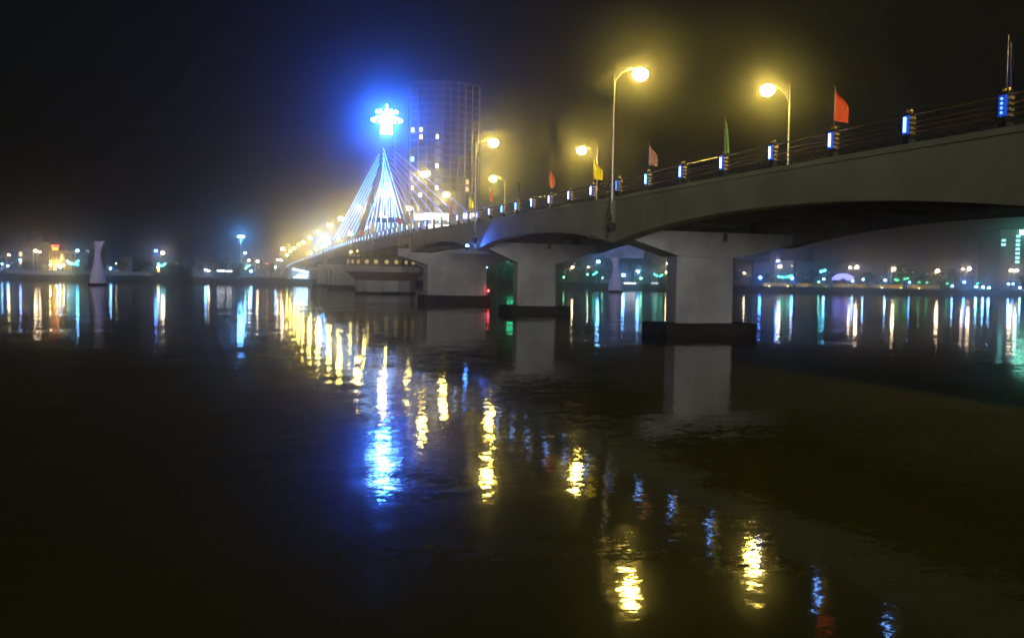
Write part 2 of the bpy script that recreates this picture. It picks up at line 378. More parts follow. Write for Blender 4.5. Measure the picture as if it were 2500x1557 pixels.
def put_post(proto, parent, x, y, rz):
    if proto.name in used: o = copy_tree(proto, parent)
    else: used.add(proto.name); o = proto; o.parent = parent
    o.location = (x, y, deck(y)+0.05); o.rotation_euler = (0, 0, rz); return o
POST_Y = [50.4 + (i-7)*4.1 for i in range(-16, 100)]
near_r = thing('railing', 'near side railing with blue lit posts and thin brass handrail', 'railing')
far_r = thing('railing', 'far side railing of the bridge, behind the roadway', 'railing')
for i, y in zip(range(-16, 100), POST_Y):
    if y > 455: break
    near = y < 215
    put_post((proto2 if i in (0, 7, 15, 31) else proto1) if near else proto3, near_r, D+0.12, y, 0)
    put_post(proto1 if y < 130 and y > 5 else proto3, far_r, XF-0.12, y, math.pi)
RY = lin(-14, 455, 160)
for rail_parent, x in ((near_r, D+0.14), (far_r, XF-0.14)):
    MB().tube([(x, y, deck(y)+1.06) for y in RY], 0.035, 6).build('handrail', M['handrail'], rail_parent)
    for zz, r in ((0.40, .025), (0.58, .025), (0.74, .02)):
        MB().tube([(x, y, deck(y)+0.05+zz) for y in RY], r, 5).build('rail', M['rail'], rail_parent)
# sagging decoration cable looped from post to post
mb = MB(); rng = random.Random(3)
for ph in (0, 1.3):
    pts = []
    for k in range(0, 1100):
        y = 5 + k*0.115; t = ((y-50.4) / 4.1) % 1
        pts.append((D+0.0-0.03*ph, y, deck(y)+0.30 - 0.13*math.sin(math.pi*t) + 0.05*math.sin(y*9+ph) + 0.035*math.sin(y*23.7+ph*2)))
    mb.tube(pts, 0.013, 4)
mb.build('light_string_cable', M['darkmetal'], near_r)

# ------------------------------------------------------------------ bridge street lamps
HL, ARM = 7.73, 1.73
def make_street_lamp():
    root = new_obj('street_lamp', None); root.empty_display_size = 0.3
    MB().tube([(0, 0, -1.3), (0, 0, 0.0), (0, 0, 3.5), (0, 0, 7.0), (0, 0, 8.1)], [.10, .10, .075, .055, .03], 10).build('pole', M['pole'], root)
    MB().tube([(0.02, 0, 6.75), (.12, 0, 7.1), (.35, 0, 7.45), (.7, 0, 7.72), (1.1, 0, 7.86), (1.45, 0, 7.9)], [.035]*6, 8).build('arm', M['pole'], root)
    MB().tube([(0.0, 0, 7.55), (.3, 0, 7.78), (.7, 0, 7.9), (1.1, 0, 7.93)], .014, 6).build('stay_rod', M['pole'], root)
    hd = MB()
    hd.loft([[(x, w*math.cos(q), z + h*max(0, math.sin(q))*1.0 + (0.0 if math.sin(q) >= 0 else -.01)) for q in (2*math.pi*j/10 for j in range(10))]
             for x, w, h, z in ((1.38, .05, .05, 7.88), (1.5, .13, .10, 7.87), (1.8, .17, .12, 7.86), (2.0, .12, .08, 7.86), (2.06, .04, .03, 7.86))], smooth=True)
    hd.build('housing', M['pole'], root)
    MB().ball((ARM, 0, HL-.16), .48, 14, 8, 0.80).build('lamp_glass', M['lamp'], root)
    MB().box(-.09, .16, -.16, .16, -1.35, -1.05).build('bracket', M['darkmetal'], root)
    MB().box(-.02, .16, -.10, .10, -.35, -.18).build('upper_bracket', M['darkmetal'], root)
    return root
TN = [17.75, 50.84, 83.75, 117.2, 150.4, 183.1, 216.4, 242.0, 275.8, 307.8, 341.9, 367.3, 394.5, 424, 452]
TF = [18.9, 52.0, 85.2, 118.05, 146.85, 179.7, 210.6, 244.9, 278.0, 310.7, 344, 374, 402, 430]
lp = make_street_lamp(); first = True
for i, y in enumerate(TN):
    o = lp if first else copy_tree(lp); first = False
    o.location = (D-0.14-0.001*i, y, deck(y)+0.05); o.rotation_euler = (0, 0, 0)
    tag(o, 'tall yellow street lamp on the near railing, outside the right edge of view' if i == 0 else
        'yellow street lamp with curved arm, %s in line along the near railing' % ORD[i-1], 'street lamp', 'street lamps along the bridge')
for i, y in enumerate(TF):
    o = copy_tree(lp)
    o.location = (XF+0.14+0.001*i, y, deck(y)+0.05); o.rotation_euler = (0, 0, math.pi)
    tag(o, 'yellow street lamp on the far railing, outside the right edge of view' if i == 0 else
        'yellow street lamp with arm bent left, %s in line along the far railing' % ORD[i-1], 'street lamp', 'street lamps along the bridge')

# junction boxes and fittings hung on the fascia below the lamps
for y, lab in ((50.84, 'dark junction box and cable bundle below the nearest lamp pole'), (83.75, 'dark junction box below the second lamp pole on the fascia')):
    z = deck(y)
    jb = thing('junction_box', lab, 'junction box', (D-0.16, y-0.1, z-1.75))
    MB().lathe([(.05, -.35), (.26, -.3), (.33, -.05), (.33, .12), (.2, .2)], 10).build('basket', M['darkmetal'], jb)
    MB().box(-.10, .10, .25, .5, .55, .95).build('cabinet', M['darkmetal'], jb)
    MB().box(-.104, -.10, .30, .38, .62, .86).build('door_label', mat_emit('tiny_red_marker', (1, .2, .12), .08, (.5, .2, .15)), jb)
    for k in range(3): MB().tube([(-.02, -.05-k*.07, .2), (-.02, -.05-k*.07, 1.6)], .018, 5).build('conduit', M['pole'], jb)
    MB().tube([(0, .2, -.2), (-.05, .5, -.45), (0, .75, -.75), (0.05, .95, -.62)], .018, 5).build('loose_cable', M['darkmetal'], jb)
fx = thing('floodlight', 'small dark unlit floodlight on the fascia beside the near pier', 'floodlight', (D-0.22, 53.6, 6.05))
MB().box(-.14, .14, -.12, .12, -.12, .14).build('housing', M['darkmetal'], fx)
MB().tube([(.14, 0, 0), (.22, 0, 0)], .04, 6).build('bracket', M['darkmetal'], fx)
# blue floodlight washing the fascia
fl = thing('floodlight', 'bright blue floodlight under the second arch, washing the girder blue', 'floodlight', (D-0.85, 83.9, 6.22))
MB().lathe([(.10, -.2), (.2, -.16), (.22, .1), (.2, .12)], 10).build('housing', M['darkmetal'], fl)
MB().ball((0, -.02, .16), .17, 10, 6).build('lens', mat_emit('blue_flood_lens', (0.05, 0.2, 1.0), 90), fl)
MB().tube([(0.1, 0, -.15), (.95, 0, -.1)], .03, 6).build('bracket', M['darkmetal'], fl)
sd = bpy.data.lights.new('blue_flood', 'SPOT'); sd.energy = 4200; sd.color = (0.04, 0.14, 1.0); sd.spot_size = R(44); sd.spot_blend = 0.9; sd.shadow_soft_size = 0.08
so = new_obj('blue_flood_beam', sd, fl); so.location = (-.05, -.35, .1)
so.rotation_euler = Vector((0.85, -5.6, 0.42)).to_track_quat('-Z', 'Y').to_euler()

# ------------------------------------------------------------------ flags on the railing posts
FLAGS = {0: ((0.06, 0.045, 0.13), 'dark purple', 2), 2: ((0.75, 0.09, 0.02), 'bright red', 1), 4: ((0.25, 0.42, 0.05), 'narrow limp green', 2), 6: ((0.62, 0.30, 0.20), 'salmon pink', 0),
         8: ((0.80, 0.66, 0.02), 'bright yellow', 1), 10: ((0.75, 0.16, 0.02), 'orange red', 3), 12: ((0.08, 0.06, 0.14), 'dusky violet', 2), 14: ((0.72, 0.20, 0.04), 'pale orange', 3),
         16: ((0.80, 0.68, 0.03), 'small yellow', 0), 18: ((0.65, 0.10, 0.03), 'small dull red', 2), 26: ((0.6, 0.06, 0.03), 'tiny dark red', 0), 36: ((0.7, 0.08, 0.03), 'tiny scarlet', 1)}
for i, (c, nm, shp) in FLAGS.items():
    y = 50.4 + (i-7)*4.1
    f = thing('flag', '%s flag hanging limp from a post of the near railing' % nm, 'flag', (D+0.12, y+0.02, deck(y)+1.10), R((78, 84, 25, 70)[shp]), 'flags along the railing')
    MB().tube([(0, 0, -.06), (0, 0, 1.75)], .014, 6).build('flagpole', M['pole'], f)
    rng = random.Random(i); mb = MB()
    n, mrow = 10, 9; wid = (0.50, 0.62, 0.26, 0.46)[shp]; H = (1.25, 1.3, 1.55, 1.2)[shp]
    grid = []
    for r in range(mrow):
        t = r/(mrow-1); row = []
        wr = wid*(0.12+0.88*min(1, (t*2.2)**0.9)) if shp in (0, 1) else (wid*(0.15+0.85*math.sin(math.pi*min(1, .08+t*.82))) if shp == 3 else wid*(.35+.65*t))
        for k in range(n):
            s = k/(n-1)
            row.append((0.02+0.07*math.sin(s*9+t*2+i)*s, (-0.0 - s*wr) if shp != 3 else (0.35-s)*wr, 1.70 - t*H - 0.25*s*(1-t*.7)))
        grid.append(row)
    v0 = len(mb.v)
    for off in (0.0, 0.008):
        for row in grid: mb.v += [(x+off, yy, z) for x, yy, z in row]
    for r in range(mrow-1):
        for k in range(n-1):
            a = r*n+k; mb.f += [(a, a+1, a+n+1, a+n), (a+mrow*n, a+mrow*n+n, a+mrow*n+n+1, a+mrow*n+1)]
    mb.smooth = set(range(len(mb.f)))
    mb.build('cloth', cloth('flag_'+nm.replace(' ', '_'), c), f)

# ------------------------------------------------------------------ water
def water_material():
    m, n, l, b = mat_base('night_river_water')
    b.inputs['Base Color'].default_value = (0.085, 0.095, 0.03, 1); b.inputs['Roughness'].default_value = 0.05; b.inputs['IOR'].default_value = 1.33
    tc = n.new('ShaderNodeTexCoord'); total = None
    def layer(scale, amp, stretch, detail, rotz):
        nonlocal total
        mp = n.new('ShaderNodeMapping'); mp.inputs['Rotation'].default_value = (0, 0, rotz); mp.inputs['Scale'].default_value = (1, stretch, 1)
        l.new(tc.outputs['Object'], mp.inputs[0])
        nz = n.new('ShaderNodeTexNoise'); nz.inputs['Scale'].default_value = scale; nz.inputs['Detail'].default_value = detail; nz.inputs['Roughness'].default_value = 0.5
        l.new(mp.outputs[0], nz.inputs['Vector'])
        sb = n.new('ShaderNodeVectorMath'); sb.operation = 'SUBTRACT'; sb.inputs[1].default_value = (.5, .5, .5); l.new(nz.outputs['Color'], sb.inputs[0])
        sc = n.new('ShaderNodeVectorMath'); sc.operation = 'SCALE'; sc.inputs['Scale'].default_value = amp; l.new(sb.outputs[0], sc.inputs[0])
        if total is None: total = sc.outputs[0]
        else:
            ad = n.new('ShaderNodeVectorMath'); ad.operation = 'ADD'; l.new(total, ad.inputs[0]); l.new(sc.outputs[0], ad.inputs[1]); total = ad.outputs[0]
    layer(0.22, 0.03, 1.6, 1, 0.3)
    layer(1.1, 0.042, 1.8, 2, -0.25)
    layer(5.0, 0.046, 1.5, 2, 0.1)
    layer(17.0, 0.045, 1.4, 2, 0.5)
    # calm slicks and ruffled patches
    pn = n.new('ShaderNodeTexNoise'); pn.inputs['Scale'].default_value = 0.05; pn.inputs['Detail'].default_value = 3; l.new(tc.outputs['Object'], pn.inputs['Vector'])
    mr = n.new('ShaderNodeMapRange'); mr.inputs[1].default_value = 0.35; mr.inputs[2].default_value = 0.68; mr.inputs[3].default_value = 0.55; mr.inputs[4].default_value = 1.35
    l.new(pn.outputs['Fac'], mr.inputs[0])
    sc = n.new('ShaderNodeVectorMath'); sc.operation = 'SCALE'; l.new(total, sc.inputs[0]); l.new(mr.outputs[0], sc.inputs['Scale'])
    fl = n.new('ShaderNodeVectorMath'); fl.operation = 'MULTIPLY'; fl.inputs[1].default_value = (1, 1, 0); l.new(sc.outputs[0], fl.inputs[0])
    ad = n.new('ShaderNodeVectorMath'); ad.operation = 'ADD'; ad.inputs[1].default_value = (0, 0, 1); l.new(fl.outputs[0], ad.inputs[0])
    nm = n.new('ShaderNodeVectorMath'); nm.operation = 'NORMALIZE'; l.new(ad.outputs[0], nm.inputs[0])
    l.new(nm.outputs[0], b.inputs['Normal'])
    return m
mb = MB(); mb.v = [(-520, -70, 0), (760, -70, 0), (760, 560, 0), (-520, 560, 0)]; mb.f = [(0, 1, 2, 3)]
kind(mb.build('water', water_material()), 'structure')

# ------------------------------------------------------------------ far bank (u = across the view, w = depth into the view)
hu = Vector((math.cos(YAW), -math.sin(YAW), 0)); hw = Vector((math.sin(YAW), math.cos(YAW), 0))
def S(u, w, z): return hu*u + hw*w + Vector((0, 0, z))
rng = random.Random(11)
US = lin(-330, 420, 120)
def shore_w(u): return 350 + 5*math.sin(u*0.021+1) + 2*math.sin(u*.11)
mb = MB(); loops = []
for u in US:
    w = shore_w(u); j = lambda a: rng.uniform(-a, a)
    loops.append([S(u, w-3, -1), S(u, w+j(.5), 0.15+j(.1)), S(u, w+2+j(.6), 1.0+j(.25)), S(u, w+4.5+j(.5), 1.95+j(.2)), S(u, w+6.5, 2.1), S(u, 640, 2.1), S(u, 640, -1)])
mb.loft(loops, caps=True); kind(mb.build('ground', M['bank']), 'structure')
def gz(): return 2.1
def ground_at(px, w):
    """point on the far bank under photograph column px at depth w"""
    p = at(px, 690, w); return Vector((p.x, p.y, gz()))

# ---- lights on the far bank
def shore_lamp(px, py, w, r, mat, label, cat='street lamp', style='arm', group=None, pole=True):
    p = at(px, py, w); base = Vector((p.x, p.y, gz())); hgt = p.z - gz()
    o = thing('street_lamp' if cat == 'street lamp' else 'post_lamp', label, cat, base, -YAW, group)
    if style == 'arm':
        MB().tube([(-.9, 0, 0), (-.9, 0, hgt*.6), (-.9, 0, hgt-.7)], [.16, .13, .10], 7).build('pole', M['pole'], o)
        MB().tube([(-.9, 0, hgt-.75), (-.75, 0, hgt-.1), (-.3, 0, hgt+r*.6+.12), (.1, 0, hgt+r*.6+.12)], .07, 6).build('arm', M['pole'], o)
        MB().box(-r, r, -.3, .3, hgt+r*.6, hgt+r*.6+.1).build('housing', M['darkmetal'], o)
    else:
        MB().tube([(0, 0, 0), (0, 0, hgt*.6), (0, 0, max(.05, hgt-r))], [.11, .09, .07], 7).build('pole', M['pole'], o)
        MB().lathe([(.1, 0), (.3, .05), (.12, .12)], 8, (0, 0, hgt+r*.8)).build('cap', M['darkmetal'], o)
    MB().ball((0, 0, hgt), r, 10, 6, 0.8).build('lamp_glass', mat, o)
    return o
def shore_mats(name, c, s): M[name] = mat_emit(name, c, s); return M[name]
cool = shore_mats('cool_shore_lamp', (0.16, 0.46, 1.0), 120)
coolblue = shore_mats('blue_shore_lamp', (0.06, 0.24, 1.0), 110)
warm = shore_mats('warm_shore_lamp', (1.0, 0.74, 0.46), 70)
yell = shore_mats('yellow_shore_lamp', (1.0, 0.78, 0.25), 70)
green = shore_mats('green_shore_lamp', (0.20, 1.0, 0.45), 28)
cyan = shore_mats('cyan_neon', (0.08, 0.75, 0.95), 9)
teal = shore_mats('teal_neon', (0.06, 0.8, 0.6), 7)
red = shore_mats('red_marker_light', (1.0, 0.05, 0.08), 25)
W1 = 366
for px, py, r, mt, lab, st in (
    (5, 644, .34, cool, 'small white blue lamp at the very left edge of the far bank', 'g'),
    (19, 649, .40, cool, 'low blue lamp just right of the left edge of the far bank', 'g'),
    (21.6, 622, .42, yell, 'yellowish street lamp above the bush at the far left', 'a'),
    (49, 634, .42, coolblue, 'blue lamp below the two lit windows at far left', 'g'),
    (86.5, 612.5, .62, warm, 'larger warm lamp of the pair between lit windows and yellow building', 'a'),
    (96.9, 615, .42, warm, 'smaller warm lamp of the pair left of the yellow building', 'a'),
    (146, 652, .46, cool, 'blue white lamp in front of the yellow lit building', 'g'),
    (188.5, 611.7, .52, cool, 'blue white lamp right of the yellow lit building roof', 'a'),
    (270, 655, .42, cool, 'low blue lamp just right of the left white dolphin', 'g'),
    (284, 643, .15, yell, 'tiny pale lamp right of the left white dolphin', 'g'),
    (380.6, 612.5, .55, coolblue, 'blue lamp of the blue and white pair on the left bank', 'a'),
    (397, 617, .72, warm, 'white lamp of the blue and white pair on the left bank', 'a'),
    (502, 659, .45, cool, 'left of two white lamps by the small pale tent', 'g'),
    (509, 661, .40, warm, 'right of two white lamps by the small pale tent', 'g'),
    (598.6, 617.7, .50, cool, 'blue white lamp just right of the tall floodlight mast', 'a'),
    (608, 635, .40, warm, 'orange white lamp below right of the floodlight mast', 'a'),
    (628.6, 638, .46, warm, 'warm lamp above the round green tree near the bridge end', 'a'),
    (600, 655, .28, green, 'small green lamp at the foot of the floodlight mast', 'g'),
    (612.8, 662, .48, cool, 'low bright blue lamp right of the floodlight mast', 'g'),
    (672.5, 652, .28, cool, 'small cyan white lamp left of the bridge end', 'g'),
    (678, 634, .40, warm, 'left lamp of the pair at the bridge end', 'a'),
    (686, 634.7, .36, warm, 'right lamp of the pair at the bridge end', 'a'),
    (690.5, 606.7, .66, warm, 'high warm lamp standing above the end of the bridge', 'a'),
    (1188, 653, .20, cool, 'tiny white lamp between the second and third piers', 'g'),
    (1376.5, 677, .26, green, 'small green white lamp right of the second pier', 'g'),
    (1398, 652, .46, warm, 'warm round lamp right of the second pier', 'a'),
    (1436.5, 652, .26, warm, 'small warm lamp left of the bright blue lamp between piers', 'a'),
    (1434.5, 670, .32, green, 'cyan green lamp below the small warm lamp between piers', 'g'),
    (1460.8, 639, .66, cool, 'bright blue white lamp left of the right white dolphin', 'a'),
    (1471, 678, .25, green, 'small pale green lamp beside the right white dolphin', 'g'),
    (1522, 671.6, .62, cool, 'large blue lamp just right of the right white dolphin', 'g'),
    (1558, 662.6, .60, cool, 'blue white lamp midway between dolphin and largest pier', 'g'),
    (1630, 643, .52, warm, 'warm lamp on thin pole close to the largest pier', 'a'),
    (1627, 665, .34, yell, 'yellow lamp left of the largest pier column', 'g'),
    (1817.5, 667, .40, warm, 'small warm lamp right of the largest pier', 'a'),
    (1856, 677.5, .64, coolblue, 'large low blue lamp between the two billboard posts', 'g'),
    (1899, 636.6, .60, coolblue, 'blue lamp between the two dark billboards', 'a'),
    (1904, 650.6, .66, warm, 'warm lamp below the blue lamp between the billboards', 'a'),
    (1933.7, 649, .20, yell, 'tiny yellow lamp left of the red billboard post', 'a'),
    (1934, 679, .62, coolblue, 'low blue lamp at the foot of the red billboard', 'g'),
    (1999, 688, .30, green, 'low green lamp left of the violet arch', 'g'),
    (2011.5, 681, .44, cool, 'blue white lamp left of the violet arch', 'g'),
    (2075.5, 653, .46, warm, 'smaller left lamp of the pair above the violet arch', 'a'),
    (2092, 652, .72, warm, 'bigger right lamp of the pair above the violet arch', 'a'),
    (2081, 686, .36, cool, 'low blue lamp under the right end of the violet arch', 'g'),
    (2107, 682, .38, cool, 'low blue lamp right of the violet arch', 'g'),
    (2161, 684, .44, cool, 'low blue lamp left of the green lit bushes', 'g'),
    (2182, 656.7, .70, warm, 'single bright warm lamp above the green lit bushes', 'a'),
    (2220, 689, .34, coolblue, 'deep blue lamp right of the green lit bushes', 'g'),
    (2289, 661, .72, warm, 'bright warm lamp left of the palm on the right bank', 'a'),
    (2325, 698, .34, cool, 'low cyan lamp on the right bank below the warm lamps', 'g'),
    (2351, 657, .42, warm, 'smaller left lamp of the pair beside the palm', 'a'),
    (2366.6, 656, .72, warm, 'bigger right lamp of the pair beside the palm', 'a'),
    (2354, 689, .5, coolblue, 'tall deep blue light left of the palm foot', 'g'),
    (2383, 700, .46, cool, 'first of three low white blue lamps right of the palm', 'g'),
    (2400, 701, .46, cool, 'second of three low white blue lamps right of the palm', 'g'),
    (2414, 702.5, .50, cool, 'third of three low white blue lamps right of the palm', 'g'),
    (2462, 693, .40, cool, 'white low lamp in front of the right hand tower', 'g'),
    (2473, 693, .34, coolblue, 'blue low lamp in front of the right hand tower', 'g'),
    (2468.7, 660, .70, warm, 'left bright warm lamp in front of the right hand tower', 'a'),
    (2482, 660, .60, warm, 'right bright warm lamp in front of the right hand tower', 'a'),
    (2490, 702, .42, cool, 'low blue lamp at the right edge of the bank', 'g')):
    shore_lamp(px, py, W1 + (hash(lab) % 1), r, mt, lab, 'street lamp' if st == 'a' else 'post lamp', 'arm' if st == 'a' else 'globe', 'lamps along the far bank')
gp = at(1240, 640, 372)
o = thing('glowing_sign', 'green glowing sign on the far bank hidden behind the second pier', 'sign', (gp.x, gp.y, gz()), -YAW)
MB().box(0, 3.2, -.2, .1, gp.z-gz(), gp.z-gz()+2.4).build('glow_panel', mat_emit('green_panel', (.03, .9, .35), 9), o)
for xx in (.4, 2.8): MB().tube([(xx, .3, 0), (xx, .3, gp.z)], .12, 6).build('post', M['darkmetal'], o)
rm = thing('marker_light', 'small red navigation light on the broad transition pier slab', 'marker light', (32.3, 115.4, 1.0))
MB().tube([(0, 0, 0), (0, 0, .55)], .05, 6).build('post', M['darkmetal'], rm)
MB().ball((0, 0, .68), .15, 8, 6).build('lens', mat_emit('red_navigation_lens', (1, .03, .04), 30), rm)
# floodlight masts
for px, py, w, r, lab in ((588.2, 579.4, 385, 0.95, 'tall floodlight mast with bright blue white head on the left bank'), (791.6, 588, 430, 1.5, 'blue white floodlight mast behind the far end of the bridge')):
    p = at(px, py, w); h = p.z-gz()
    o = thing('floodlight_mast', lab, 'light mast', (p.x, p.y, gz()), -YAW)
    MB().tube([(0, 0, 0), (0, 0, h*.5), (0, 0, h-.4)], [.3, .22, .14], 8).build('pole', M['pole'], o)
    MB().lathe([(.2, -.4), (.9, -.3), (.9, -.2), (.2, -.1)], 10, (0, 0, h+r)).build('frame', M['darkmetal'], o)
    for k in range(4):
        a = math.pi*k/2+.4; MB().ball((r*.8*math.cos(a), r*.8*math.sin(a), h+.3), r*.62, 8, 6, .75).build('floodlight', M['mast_lamp'], o)
# red markers
for px, py, lab in ((225, 668, 'red marker light left of the left white dolphin'), (652.6, 643, 'red light above the tree near the bridge end')):
    shore_lamp(px, py, 352 if px < 300 else W1, .22, red, lab, 'marker light', 'globe')

# ---- neon festoons, arcs and other glowing shapes
def neon(px_pts, w, rad, mat, label):
    pts = [at(x, y, w) for x, y in px_pts]; c = pts[0]
    base = Vector((c.x, c.y, gz()))
    o = thing('neon_ornament', label, 'neon light', base)
    MB().tube([p-base for p in pts], rad, 7).build('glowing_tube', mat, o)
    b = pts[len(pts)//2]-base
    MB().tube([(b.x, b.y+.1, 0), (b.x, b.y+.1, b.z)], .06, 5).build('post', M['darkmetal'], o)
neon([(163, 636), (168, 641), (175, 644.5), (183, 644), (188, 640), (192, 635.5)], 368, .42, cyan, 'thick curved cyan neon ornament right of the yellow building')
neon([(184, 643), (188, 646), (191.5, 646)], 367, .45, cyan, 'short cyan neon stroke at the end of the curved ornament')
neon([(385, 642.5), (389, 647), (394.5, 649), (400, 647), (404, 642.5)], 367, .42, cyan, 'cyan smile shaped neon arc below the blue and white lamps')
neon([(386, 649), (386, 656)], 366, .45, mat_emit('white_green_neon', (.7, 1.0, .75), 14), 'upright white green neon stroke on the left bank')
neon([(386, 658), (387, 663)], 366, .42, mat_emit('orange_neon', (1.0, .42, .05), 7), 'short orange neon stroke under the white one')
neon([(601, 648), (605, 651), (610, 647)], 367, .32, cyan, 'small cyan arc right of the floodlight mast foot')
neon([(1447, 671), (1454, 667), (1458, 663)], 366, .3, teal, 'teal neon stroke at the foot of the blue lamp between piers')
neon([(1596, 668), (1601, 671.5), (1606, 674.5)], 366, .3, teal, 'green neon stroke left of the largest pier')
neon([(1611, 675), (1615, 672), (1618, 670)], 366, .3, teal, 'second green neon stroke closer to the largest pier')
neon([(1899, 674.5), (1907, 676.5), (1915, 677.5)], 365, .42, teal, 'teal neon stroke left of the low blue billboard lamp')
neon([(1919, 677), (1927, 674.5), (1934, 672.5)], 365, .36, teal, 'thin teal neon stroke joining the low blue billboard lamp')
neon([(2002, 663), (2010, 661.5), (2016, 659)], 368, .5, cyan, 'cyan neon stroke high left of the violet arch')
for k, (px, py) in enumerate(((2186, 682), (2191, 684.5), (2209, 681), (2216, 679.5), (2244, 689), (2263, 690), (2313, 692), (2387, 692), (1565, 679.5))):
    neon([(px-2.5, py+1), (px, py), (px+2.5, py-1)], 366, .26, M['green_shore_lamp'] if k == 8 else mat_emit('green_bush_light', (.05, .8, .22), 6),
         'small green bush light, %s from the left on the far bank' % ORD[k if k < 8 else 8] if k < 8 else 'green plant light below the blue lamp left of the largest pier')
# white lit strips along the bank
for x0, x1, y, lab, s in ((530, 549, 661, 'long white lit awning strip left of the floodlight mast', 7), (553, 566, 662, 'short white lit awning strip beside the long one', 7), (1524, 1552, 691.5, 'thin white light strip along the bank right of the dolphin', 6), (1590, 1607, 691.7, 'thin faint light strip left of the largest pier', 2)):
    a, b = at(x0, y, 364), at(x1, y, 364)
    o = thing('lit_kiosk', lab, 'kiosk', (a.x, a.y, gz()), -YAW)
    L = (b-a).length; z = a.z-gz()
    MB().box(0, L, -.1, .1, z-.28, z+.28).build('light_strip', mat_emit('kiosk_strip', (.85, .9, 1), s), o)
    MB().box(-.2, L+.2, -.3, 2.5, z+.3, z+.5).build('roof', M['white_wall'], o)
    for xx in (0, L): MB().box(xx-.08, xx+.08, 0.12, .3, 0, z+.3).build('post', M['darkmetal'], o)
# lit underpass beneath the approach
up_ = at(704, 680, 322); ub = at(757, 680, 322)
o = thing('lit_underpass', 'glowing blue white underpass opening at the far end of the bridge', 'underpass', (up_.x, up_.y, 2.1), -YAW)
L = (ub-up_).length
MB().box(-4, L+1, -.8, 34, -3.2, -.002).build('quay_wall', M['bank'], o)
MB().box(0, L, 2.2, 2.6, 0, 4.3).build('back_wall', M['white_wall'], o)
MB().box(-.4, 0, -.2, 2.6, 0, 4.3).build('side_wall', M['pier'], o)
MB().box(L, L+.4, -.2, 2.6, 0, 4.3).build('side_wall', M['pier'], o)
MB().loft([[(0, yy, 4.3), (L, yy, 3.2), (L, yy, 3.6), (0, yy, 4.7)] for yy in (-.2, 2.6)]).build('roof', M['pier'], o)
lmat = mat_emit('underpass_light', (.45, .75, 1.0), 9)
MB().loft([[(1.4, yy, 3.3), (7.0, yy, 2.2), (7.0, yy, 2.7), (1.6, yy, 3.85)] for yy in (.2, .5)]).build('ceiling_light', lmat, o)
MB().loft([[(1.6, yy, .5), (6.6, yy, .45), (7.0, yy, 1.6), (3.6, yy, 1.7)] for yy in (.2, .5)]).build('wall_light', lmat, o)
# violet arch pavilion on the right bank
pa = at(2059, 684, 364); o = thing('arched_pavilion', 'violet blue lit arched pavilion on the right bank', 'pavilion', (pa.x, pa.y, gz()), -YAW)
vm = mat_emit('violet_arch_glow', (.20, .20, 1.0), 2.6); R0 = 4.4; zb = pa.z-gz()
for k in range(11):
    a0 = math.pi*k/11+.03; a1 = math.pi*(k+1)/11-.03
    mb = MB(); q = lambda r, a, yy: (-r*math.cos(a), yy, zb+.62*r*math.sin(a))
    mb.hexa([q(R0*.30, a0, -.2), q(R0, a0, -.2), q(R0, a1, -.2), q(R0*.30, a1, -.2), q(R0*.30, a0, 1.2), q(R0, a0, 1.2), q(R0, a1, 1.2), q(R0*.30, a1, 1.2)])
    mb.build('fan_panel', vm, o)
for s in (-1, 1): MB().box(s*3.2-.1, s*3.2+.1, .1, .9, 0, zb+.3).build('leg', M['darkmetal'], o)

# ---- walls on the bank
wl_ = thing('river_wall', 'long low whitish blue panelled wall on the left bank', 'wall', tuple(S((10-1250)/F_PX*360, 360, gz())), -YAW)
for k in range(15):
    MB().box(k*3.95, k*3.95+3.8, 0, .2, 0, 1.75 + (.12 if k % 4 == 0 else 0)).build('panel', M['white_wall'], wl_)
hg = thing('river_wall', 'low yellow lit fence wall along the right bank', 'wall', tuple(S((1862-1250)/F_PX*361, 361, gz())), -YAW)
hm = mat_rough('ochre_fence', (.35, .24, .07), (.62, .45, .15), 1.2, .8)
for k in range(44):
    if k % 9 == 7: continue
    MB().box(k*1.66, k*1.66+1.5, 0, .15, 0, 1.35 + .3*random.random()).build('panel', hm, hg)
for k in range(9):
    p = at(1878+k*46, 694, 357.5)
    o = thing('ground_light', 'small yellow ground light washing the fence, %s from the left' % ORD[k], 'ground light', (p.x, p.y, gz()), -YAW, 'ground lights before the fence')
    MB().box(-.25, .25, -.15, .15, 0, .18).build('housing', M['darkmetal'], o)
    MB().box(-.2, .2, .151, .2, .05, .2).build('lens', mat_emit('ground_light_lens', (1, .66, .12), 420), o)

# ---- dolphins: waisted white columns in the river
def dolphin(px, py, w, hgt, label, flip):
    p = at(px, py, w); o = thing('mooring_dolphin', label, 'dolphin', (p.x, p.y, 0), -YAW)
    prof = [(0, 2.05, 2.05), (.03, 2.1, 2.1), (.12, 2.0, 2.05), (.3, 1.6, 1.72), (.5, 1.08, 1.16), (.66, .80, .80), (.78, .80, .92), (.9, .92, 1.4), (.97, 1.0, 1.95), (1.0, .95, 2.2)]
    loops = []
    for t, rl, rr_ in prof:
        l = []
        for j in range(14):
            a = 2*math.pi*j/14; c = math.cos(a)*flip
            rx = (rr_ if c > 0 else rl); l.append((math.cos(a)*rx, math.sin(a)*min(rl, rr_)*.85, .5+t*(hgt-.5)))
        loops.append(l)
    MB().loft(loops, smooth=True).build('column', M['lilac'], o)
    MB().lathe([(2.25, -1.2), (2.25, .5)], 14).build('base', M['slab'], o)
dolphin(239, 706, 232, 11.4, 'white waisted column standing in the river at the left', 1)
dolphin(1502, 722, 262, 10.2, 'white waisted column in the river seen between the piers', -1)

